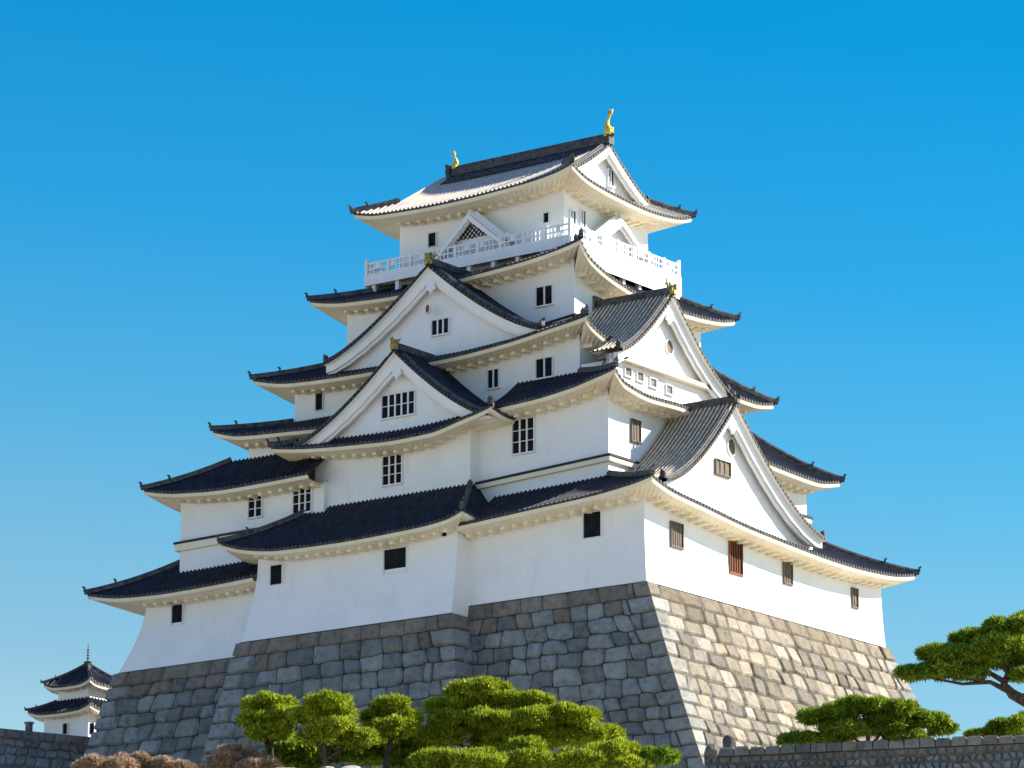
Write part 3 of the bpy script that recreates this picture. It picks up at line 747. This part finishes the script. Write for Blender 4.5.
#PLANTS
# ------------------------------------------------------------------ pagoda, rampart, low wall
def wall_stones(name, A, B, thick, label, cat, first, lo, hi, wr, colf, seed, depth, capm=None):
    A = np.array(A, float); B = np.array(B, float); t = (B-A); t[2] = 0; t /= np.linalg.norm(t); back = np.cross(t, -vz)
    if back@vd < 0: back = -back
    root = empty(name, ((A+B)/2)[:2].tolist()+[terrain(*((A+B)/2)[:2])], label, cat)
    mb = MB(); bk = MB()
    S = lambda s, v: A+(B-A)*s-vz*v-back*.06*v
    vks = courses(depth, first, lo, hi, seed)
    L = np.linalg.norm(B-A)
    stone_face(mb, bk, S, lambda v: L, vks[-1], vks, False, False, colf, rnd=.3, wr=wr, seed=seed, bulge=.07, toprect=True, N=5)
    o = mb.build('stonework', 'stone', root)
    z = -depth-.5
    P = [A+back*.05, B+back*.05, B+back*thick, A+back*thick]
    bk.add([p-vz*.02 for p in P]+[p+vz*z for p in P], [(0,1,2,3),(4,7,6,5),(0,4,5,1),(1,5,6,2),(2,6,7,3),(3,7,4,0)])
    bk.build('core', 'stone2', root)
    if capm:
        n = int(L/capm); 
        for i in range(n):
            a = A+(B-A)*(i+.5)/n; c = MB(); w = L/n*.96; h = capm*.55*random.uniform(.88, 1.1); dd = thick+.25+random.uniform(-.05, .05)
            pts = []
            for k, zz in ((0, -.02), (.03, h*.8), (.09, h)):
                pts.append([a+t*sx*(w/2-k)+back*(thick/2+sy*(dd/2-k))+vz*zz for sx, sy in ((-1,-1),(1,-1),(1,1),(-1,1))])
            c.grid([[r_[j % 4] for j in range(5)] for r_ in pts]); c.add(pts[-1], [(0,1,2,3)])
            c.c = [tuple(np.array((.26,.24,.20))*random.uniform(.7, 1.2))]*len(c.v) ; c.build('cap_stone', 'stone', root)
    settle(root); return root
wall_stones('stone_rampart', atd(-40, 724, 331), atd(104, 738, 336), 22, 'bluish grey stone rampart at the lower left corner, below the small tiered turret', 'rampart', .8, .6, .95, (.8, 1.5), col_shade, 21, 12.5)
for px, label in ((29, 'small square stone post standing on the rampart'),):
    p = atd(px, 727, 331.5); m = MB(); m.obox(p-vz*.6, (1,0,0), (0,-1,0), .42, .42, .85); m.obox(p+vz*.25, (1,0,0), (0,-1,0), .56, .56, .15)
    o = m.build('stone_post', 'stone2'); tag(o, label, 'post')
wall_stones('garden_wall', atd(704, 757, 216), atd(1062, 741, 211), .7, 'low garden wall of small grey stones with a capstone row at the lower right', 'wall', .42, .36, .5, (.42, .85), col_shade, 31, 5.0, capm=.78)
TP = atd(86, 735, 351)
TUR = empty('turret', (TP[0], TP[1], TP[2]-2), 'small distant two tiered turret with dark tiled roofs and a thin metal spire', 'turret')
KEEP_, = (KEEP,)
def sq(h, cx=TP[0], cy=TP[1]): return (cx-h, cx+h, cy-h, cy+h)
def zc(cx, h, z, l): return [(cx-h, z+l), (cx-h*.55, z+.12*l), (cx, z), (cx+h*.55, z+.12*l), (cx+h, z+l)]
zy = lambda y: CAM[2]+(ray(86, y)[2]/(ray(86, y)@vd))*351
for (ho, hi_, hw, ye, yi, nm) in ((3.5, 1.75, 2.5, 719, 704, 'lower turret roof'), (2.6, .12, 1.7, 691, 667, 'upper turret roof')):
    ze = zy(ye); zt = zy(yi); cx, cy = TP[0], TP[1]
    rf = Roof(sq(ho), sq(hi_), sq(hw), {'L': zc(cx, ho, ze, .45), 'B': zc(cx, ho, ze, .45), 'R': zc(cy, ho, ze, .45), 'W': zc(cy, ho, ze, .45)}, zt, label=nm, droop=1, dent=.9, fin=.5)
    rf.make(TUR)
    if nm[0] == 'l': wall(sq(2.5), TP[2]-2.5, roof_top(rf), parent=TUR, name='wall')
    else: wall(sq(1.7), zy(712), roof_top(rf), parent=TUR, name='upper_wall')
m = MB(); c = np.array((TP[0], TP[1], zy(669.5))); m.tube([c-vz*.4, c+vz*.3], [.38, .34], 10); m.tube([c+vz*.3, c+vz*.65], [.2, .38], 10); m.tube([c+vz*.65, c+vz*.72], [.38, .05], 10)
m.tube([c+vz*.6, c+vz*2.2], [.055, .03], 6)
for q in (.95, 1.2, 1.45, 1.65): m.tube([c+vz*q, c+vz*(q+.05)], [.17-.04*(q-.9), .17-.04*(q-.9)], 8)
m.build('spire', 'bronze' if 'bronze' in M else 'cap', TUR)
for px in (66, 90):
    window('L', px if px == 66 else 93, 729, TP[1]-2.52, .5, .9, parent=TUR)
settle(TUR)

# ------------------------------------------------------------------ plants
def lumps(rs, k=9):
    A = rs.normal(size=(k, 3)); A /= np.linalg.norm(A, axis=1)[:, None]; return A, rs.uniform(.5, 1.0, k)
def blades(cs, seed, dens=400, ln=.31, wd=.034, upw=.75, lo=.80):
    """needle tufts spread over lumpy pads: cs = [(centre, rx, ry, rz)]"""
    rs = np.random.RandomState(seed); V = []; Cc = []; cores = MB()
    sub = []
    for c, rx, ry, rz in cs:
        k = int(14+14*min(2.2, rx)); sub.append((c-vz*rz*.15, rx*.42, ry*.42, rz*.3, .5))
        for i in range(k):
            a = rs.uniform(0, 2*math.pi); q = math.sqrt(rs.uniform(.02, 1))*.86; hh = rs.uniform(-.25, .62)*(1-q*q*.75)*rz-.18*rz*q
            f = rs.uniform(.13, .28); rr = min(rx, 1.9)*f
            sub.append((np.array(c)+np.array((rx*q*math.cos(a), ry*q*math.sin(a), hh)), rr*rs.uniform(.9, 1.5), rr*rs.uniform(.9, 1.5), rr*rs.uniform(.45, .7), 1))
    for c, rx, ry, rz, dm in sub:
        A, am = lumps(rs, 10)
        area = 4*math.pi*(((rx*ry)**1.6+2*(rx*rz)**1.6)/3)**(1/1.6)
        n = int(dens*area*dm)
        d = rs.normal(size=(n, 3)); d /= np.linalg.norm(d, axis=1)[:, None]
        def rad(d):
            l = np.zeros(len(d))
            for a, w in zip(A, am): l = np.maximum(l, w*np.exp(-6*(1-d@a)))
            return .72+.34*l
        r = rad(d)*np.where(rs.rand(n) < .8, rs.uniform(lo, 1.05, n), rs.uniform(.5, 1, n))
        p = np.array(c)+d*r[:, None]*np.array((rx, ry, rz))
        nn = d/np.array((rx, ry, rz)); nn /= np.linalg.norm(nn, axis=1)[:, None]
        bd = nn*.7+np.array((0, 0, upw))+rs.normal(size=(n, 3))*.5; bd /= np.linalg.norm(bd, axis=1)[:, None]
        sd = np.cross(bd, rs.normal(size=(n, 3))); sd /= np.linalg.norm(sd, axis=1)[:, None]
        L = ln*rs.uniform(.6, 1.35, n)[:, None]; w = wd*rs.uniform(.7, 1.3, n)[:, None]
        q = np.stack([p-sd*w*.35, p+sd*w*.35, p+bd*L*.6+sd*w, p+bd*L, p+bd*L*.6-sd*w], 1)
        V.append(q.reshape(-1, 3)); Cc.append(np.repeat(np.clip(rs.normal(.5, .24, n), 0, 1), 5))
        th = np.linspace(0, math.pi, 9); ph = np.linspace(0, 2*math.pi, 15); P = []
        for a in th:
            dd = np.array([(math.sin(a)*math.cos(b), math.sin(a)*math.sin(b), math.cos(a)) for b in ph])
            P.append(list(np.array(c)+dd*(rad(dd)*.66)[:, None]*np.array((rx, ry, rz))))
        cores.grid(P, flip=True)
    V = np.concatenate(V); Cc = np.concatenate(Cc); nf = len(V)//5
    cv = np.array(cores.v); cf = [tuple(i+len(V) for i in f) for f in cores.f]
    me = bpy.data.meshes.new('foliage'); allv = np.concatenate([V, cv])
    me.vertices.add(len(allv)); me.vertices.foreach_set('co', allv.astype(np.float32).ravel())
    lv = np.concatenate([np.arange(len(V)), np.array(cf).ravel()]).astype(np.int32)
    me.loops.add(len(lv)); me.loops.foreach_set('vertex_index', lv)
    tot = np.concatenate([np.full(nf, 5), np.full(len(cf), 4)]); st = np.concatenate([[0], np.cumsum(tot)[:-1]])
    me.polygons.add(len(tot)); me.polygons.foreach_set('loop_start', st.astype(np.int32)); me.polygons.foreach_set('loop_total', tot.astype(np.int32))
    me.update(calc_edges=True); me.validate()
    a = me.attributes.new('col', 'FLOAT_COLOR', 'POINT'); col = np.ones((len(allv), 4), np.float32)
    col[:len(V), :3] = Cc[:, None]; col[len(V):, :3] = .0; a.data.foreach_set('color', col.ravel())  # inner cores get the darkest tone, shade painted inside the foliage
    return me
def pads_px(L, D, flat=1.0):
    out = []
    for q in L:
        px, py, hw, hh = q[:4]; dd = D+(q[4] if len(q) > 4 else random.uniform(-.8, .8)); k = F/(dd*1.03)
        out.append((atd(px, py, dd), hw/k, hw/k*flat, hh/k))
    return out
def plant(name, label, cat, pads, D, mat, base_px, seed, trunk=True, group=None, flat=.85, **kw):
    P = pads_px(pads, D, flat); b = atd(base_px, 768, D); gz = terrain(b[0], b[1]); base = np.array((b[0], b[1], gz-.1))
    root = empty(name, base, label, cat, group)
    cl = []
    for i, p in enumerate(P):
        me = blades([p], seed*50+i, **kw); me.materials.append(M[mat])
        o = bpy.data.objects.new('foliage_pad', me); COL.objects.link(o); o.parent = root
    if trunk:
        rs = random.Random(seed); top = max(P, key=lambda q: q[0][2])[0]; n = 7; H = top-base; tp = []
        for i in range(n+1):
            u = i/n; tp.append(base+H*u+vr*math.sin(u*5+seed)*.28*(1 if 0 < i < n else 0)+vd*math.sin(u*4)*.1)
        m = MB(); m.tube(tp, [.24*(1-.75*i/n) for i in range(n+1)], 9); m.build('trunk', 'bark', root, smooth=True)
        for c, rx, ry, rz in P:
            u = min(.95, max(.15, (c[2]-.5-base[2])/H[2])); a = base+H*u*.9; i = min(n, int(u*.9*n)); a = tp[i]
            mid = (a+c)/2+vz*(-.12); m = MB(); m.tube([a, mid, c-vz*rz*.2], [.10, .07, .04], 6)
            for q in range(3):
                e = c+np.array((rs.uniform(-.6, .6)*rx, rs.uniform(-.6, .6)*ry, rz*.1)); m.tube([mid+(c-mid)*.4, (mid+e)/2-vz*.05, e], [.045, .035, .02], 5)
            m.build('branch', 'bark', root, smooth=True)
    settle(root); return root
plant('pine_tree', 'small yellow-green cloud-pruned pine, the one nearest the brown shrubs at the left', 'pine',
      [(270,705,26,9),(258,720,21,10),(286,716,22,9),(272,732,26,9)], 205, 'needle', 274, 1, group='small pruned pines below the projecting bay')
plant('pine_tree', 'small cloud-pruned pine in the middle of the three small ones, with a flat rounded top', 'pine',
      [(326,703,26,9),(340,714,20,8),(314,716,22,9),(334,727,24,9),(352,739,26,9),(316,738,18,9)], 204, 'needle', 332, 2, group='small pruned pines below the projecting bay')
plant('pine_tree', 'small cloud-pruned pine touching the left side of the broad pine', 'pine',
      [(391,706,20,8),(380,716,18,8),(402,718,20,9),(390,729,28,9)], 206, 'needle', 392, 3, group='small pruned pines below the projecting bay')
plant('pine_tree', 'largest and broadest cloud-pruned pine, bright yellow-green, in front of the main stone foundation', 'pine',
      [(478,692,32,10),(452,706,26,12),(500,704,36,11),(530,701,20,8),(470,722,42,14),(520,722,42,14),(566,720,38,13),(443,737,26,13),(500,741,30,14),(548,738,30,13),(590,736,32,12)], 207, 'needle', 500, 4)
plant('pine_shrub', 'low spreading pruned pine shrub along the bottom edge, in front of the broad pine', 'shrub',
      [(440,762,32,11),(480,764,36,13),(527,748,18,17),(535,765,34,13),(585,762,36,15),(612,752,26,11),(625,766,24,12)], 203.5, 'needle', 530, 5, trunk=False)
plant('round_shrub', 'small clipped round shrub below the shadow edge of the stone corner', 'shrub', [(656,758,21,13)], 204, 'needle_deep', 656, 6, trunk=False)
plant('azalea_shrub', 'wide brown leafless shrub mound at the bottom left', 'shrub', [(105,768,34,11),(145,767,42,15),(182,770,22,11)], 202, 'twig', 140, 7, trunk=False, ln=.22, wd=.022, dens=420)
plant('azalea_shrub', 'smaller brown shrub mound just left of the small pines', 'shrub', [(236,757,27,14),(222,766,18,10),(262,766,22,9)], 203, 'twig', 240, 8, trunk=False, ln=.22, wd=.022, dens=420)
plant('shadow_fill_shrub', 'dark green shrub added as the shadow beneath the small pines', 'shrub', [(300,756,34,16),(375,752,40,18),(410,745,24,20),(345,752,26,14),(420,762,30,14)], 209.5, 'needle_deep', 350, 9, trunk=False, dens=260, ln=.3, wd=.09)  # added dark foliage, stands in for shadow between the small pines
plant('pine_tree', 'wide low pine spreading behind the garden wall right of the foundation', 'pine',
      [(830,716,30,8),(862,707,27,7),(896,711,26,7),(845,730,25,8),(885,726,29,9),(925,721,22,8),(942,730,13,7),(798,741,20,6),(826,742,24,7),(905,741,22,7)], 224, 'needle_deep', 865, 11)
P_ = [(1012,627,26,8),(1040,622,30,9),(975,638,26,7),(1005,645,34,8),(1045,642,28,9),(942,654,26,7),(975,657,32,8),(1015,661,30,8),(1050,662,24,8),(912,674,17,7),(938,671,24,7),(968,673,18,6),(1030,676,20,7)]
root = plant('pine_tree', 'tall dark pine leaning in from the right edge with layered flat branches', 'pine', P_, 214, 'needle_deep', 1060, 12, trunk=False, dens=430)
m = MB(); m.tube([np.array(atd(1088, 800, 214))-vz*3.2, atd(1078, 768, 214), atd(1058, 730, 214), atd(1034, 706, 214), atd(1012, 694, 214), atd(1004, 684, 214), atd(1010, 668, 214), atd(1010, 645, 214)], [.5,.42,.36,.32,.28,.20,.14,.08], 10)
tr = m.build('trunk', 'bark', root, smooth=True); tr.location = tuple(-root.location)
for pts in ([(1006,690),(990,682),(962,684),(925,677)], [(1005,682),(988,672),(960,664),(945,658)], [(1008,672),(995,655),(975,642)], [(1020,698),(1035,690),(1050,668)], [(985,681),(960,676),(915,676)], [(1010,660),(1025,648),(1040,630)]):
    m = MB(); m.tube([atd(x, y, 214) for x, y in pts], [.16*(1-.75*i/(len(pts)-1)) for i in range(len(pts))], 6); b = m.build('branch', 'bark', root, smooth=True); b.location = tuple(-root.location)
plant('pine_shrub', 'dark pine shrub at the right edge just above the garden wall', 'shrub', [(1012,728,24,11),(988,737,20,7),(1030,722,20,10)], 222, 'needle_deep', 1005, 13, trunk=False)
# rocks
def rock(px, py, D, w, h, label, seed, col=(.42,.38,.32), group=None):
    rs = np.random.RandomState(seed); c = atd(px, py, D); k = F/(D*1.03); A, am = lumps(rs, 26); m = MB(); P = []
    for a in np.linspace(0, math.pi, 14):
        row = []
        for b in np.linspace(0, 2*math.pi, 23):
            d = np.array((math.sin(a)*math.cos(b), math.sin(a)*math.sin(b), math.cos(a))); r = min([1.05]+[(.62+.3*am_)/max(.01, d@a_) for a_, am_ in zip(A, am)])
            row.append(np.array(c)+d*r*np.array((w/k, w/k*.8, h/k)))
        P.append(row)
    m.grid(P, flip=True, col=col); gz = terrain(c[0], c[1])
    o = m.build('rock', 'stone'); tag(o, label, 'rock', group); return o
rock(327, 777, 201, 17, 10, 'pale rock at the bottom edge below the small pines', 3, (.55,.47,.38))
rock(352, 777, 201.5, 18, 12, 'pale angular rock right of another pale rock at the bottom edge', 4, (.58,.50,.42))
rock(284, 776, 201.5, 18, 10, 'tan rock between the brown shrub and the pale rocks', 5, (.45,.36,.28))
rock(712, 752, 214.5, 8, 8, 'rough stone at the left end of the garden wall', 6, (.2,.18,.15))
rock(729, 744, 217.5, 7, 10, 'small upright dark stone standing behind the left end of the garden wall', 7, (.12,.11,.10))
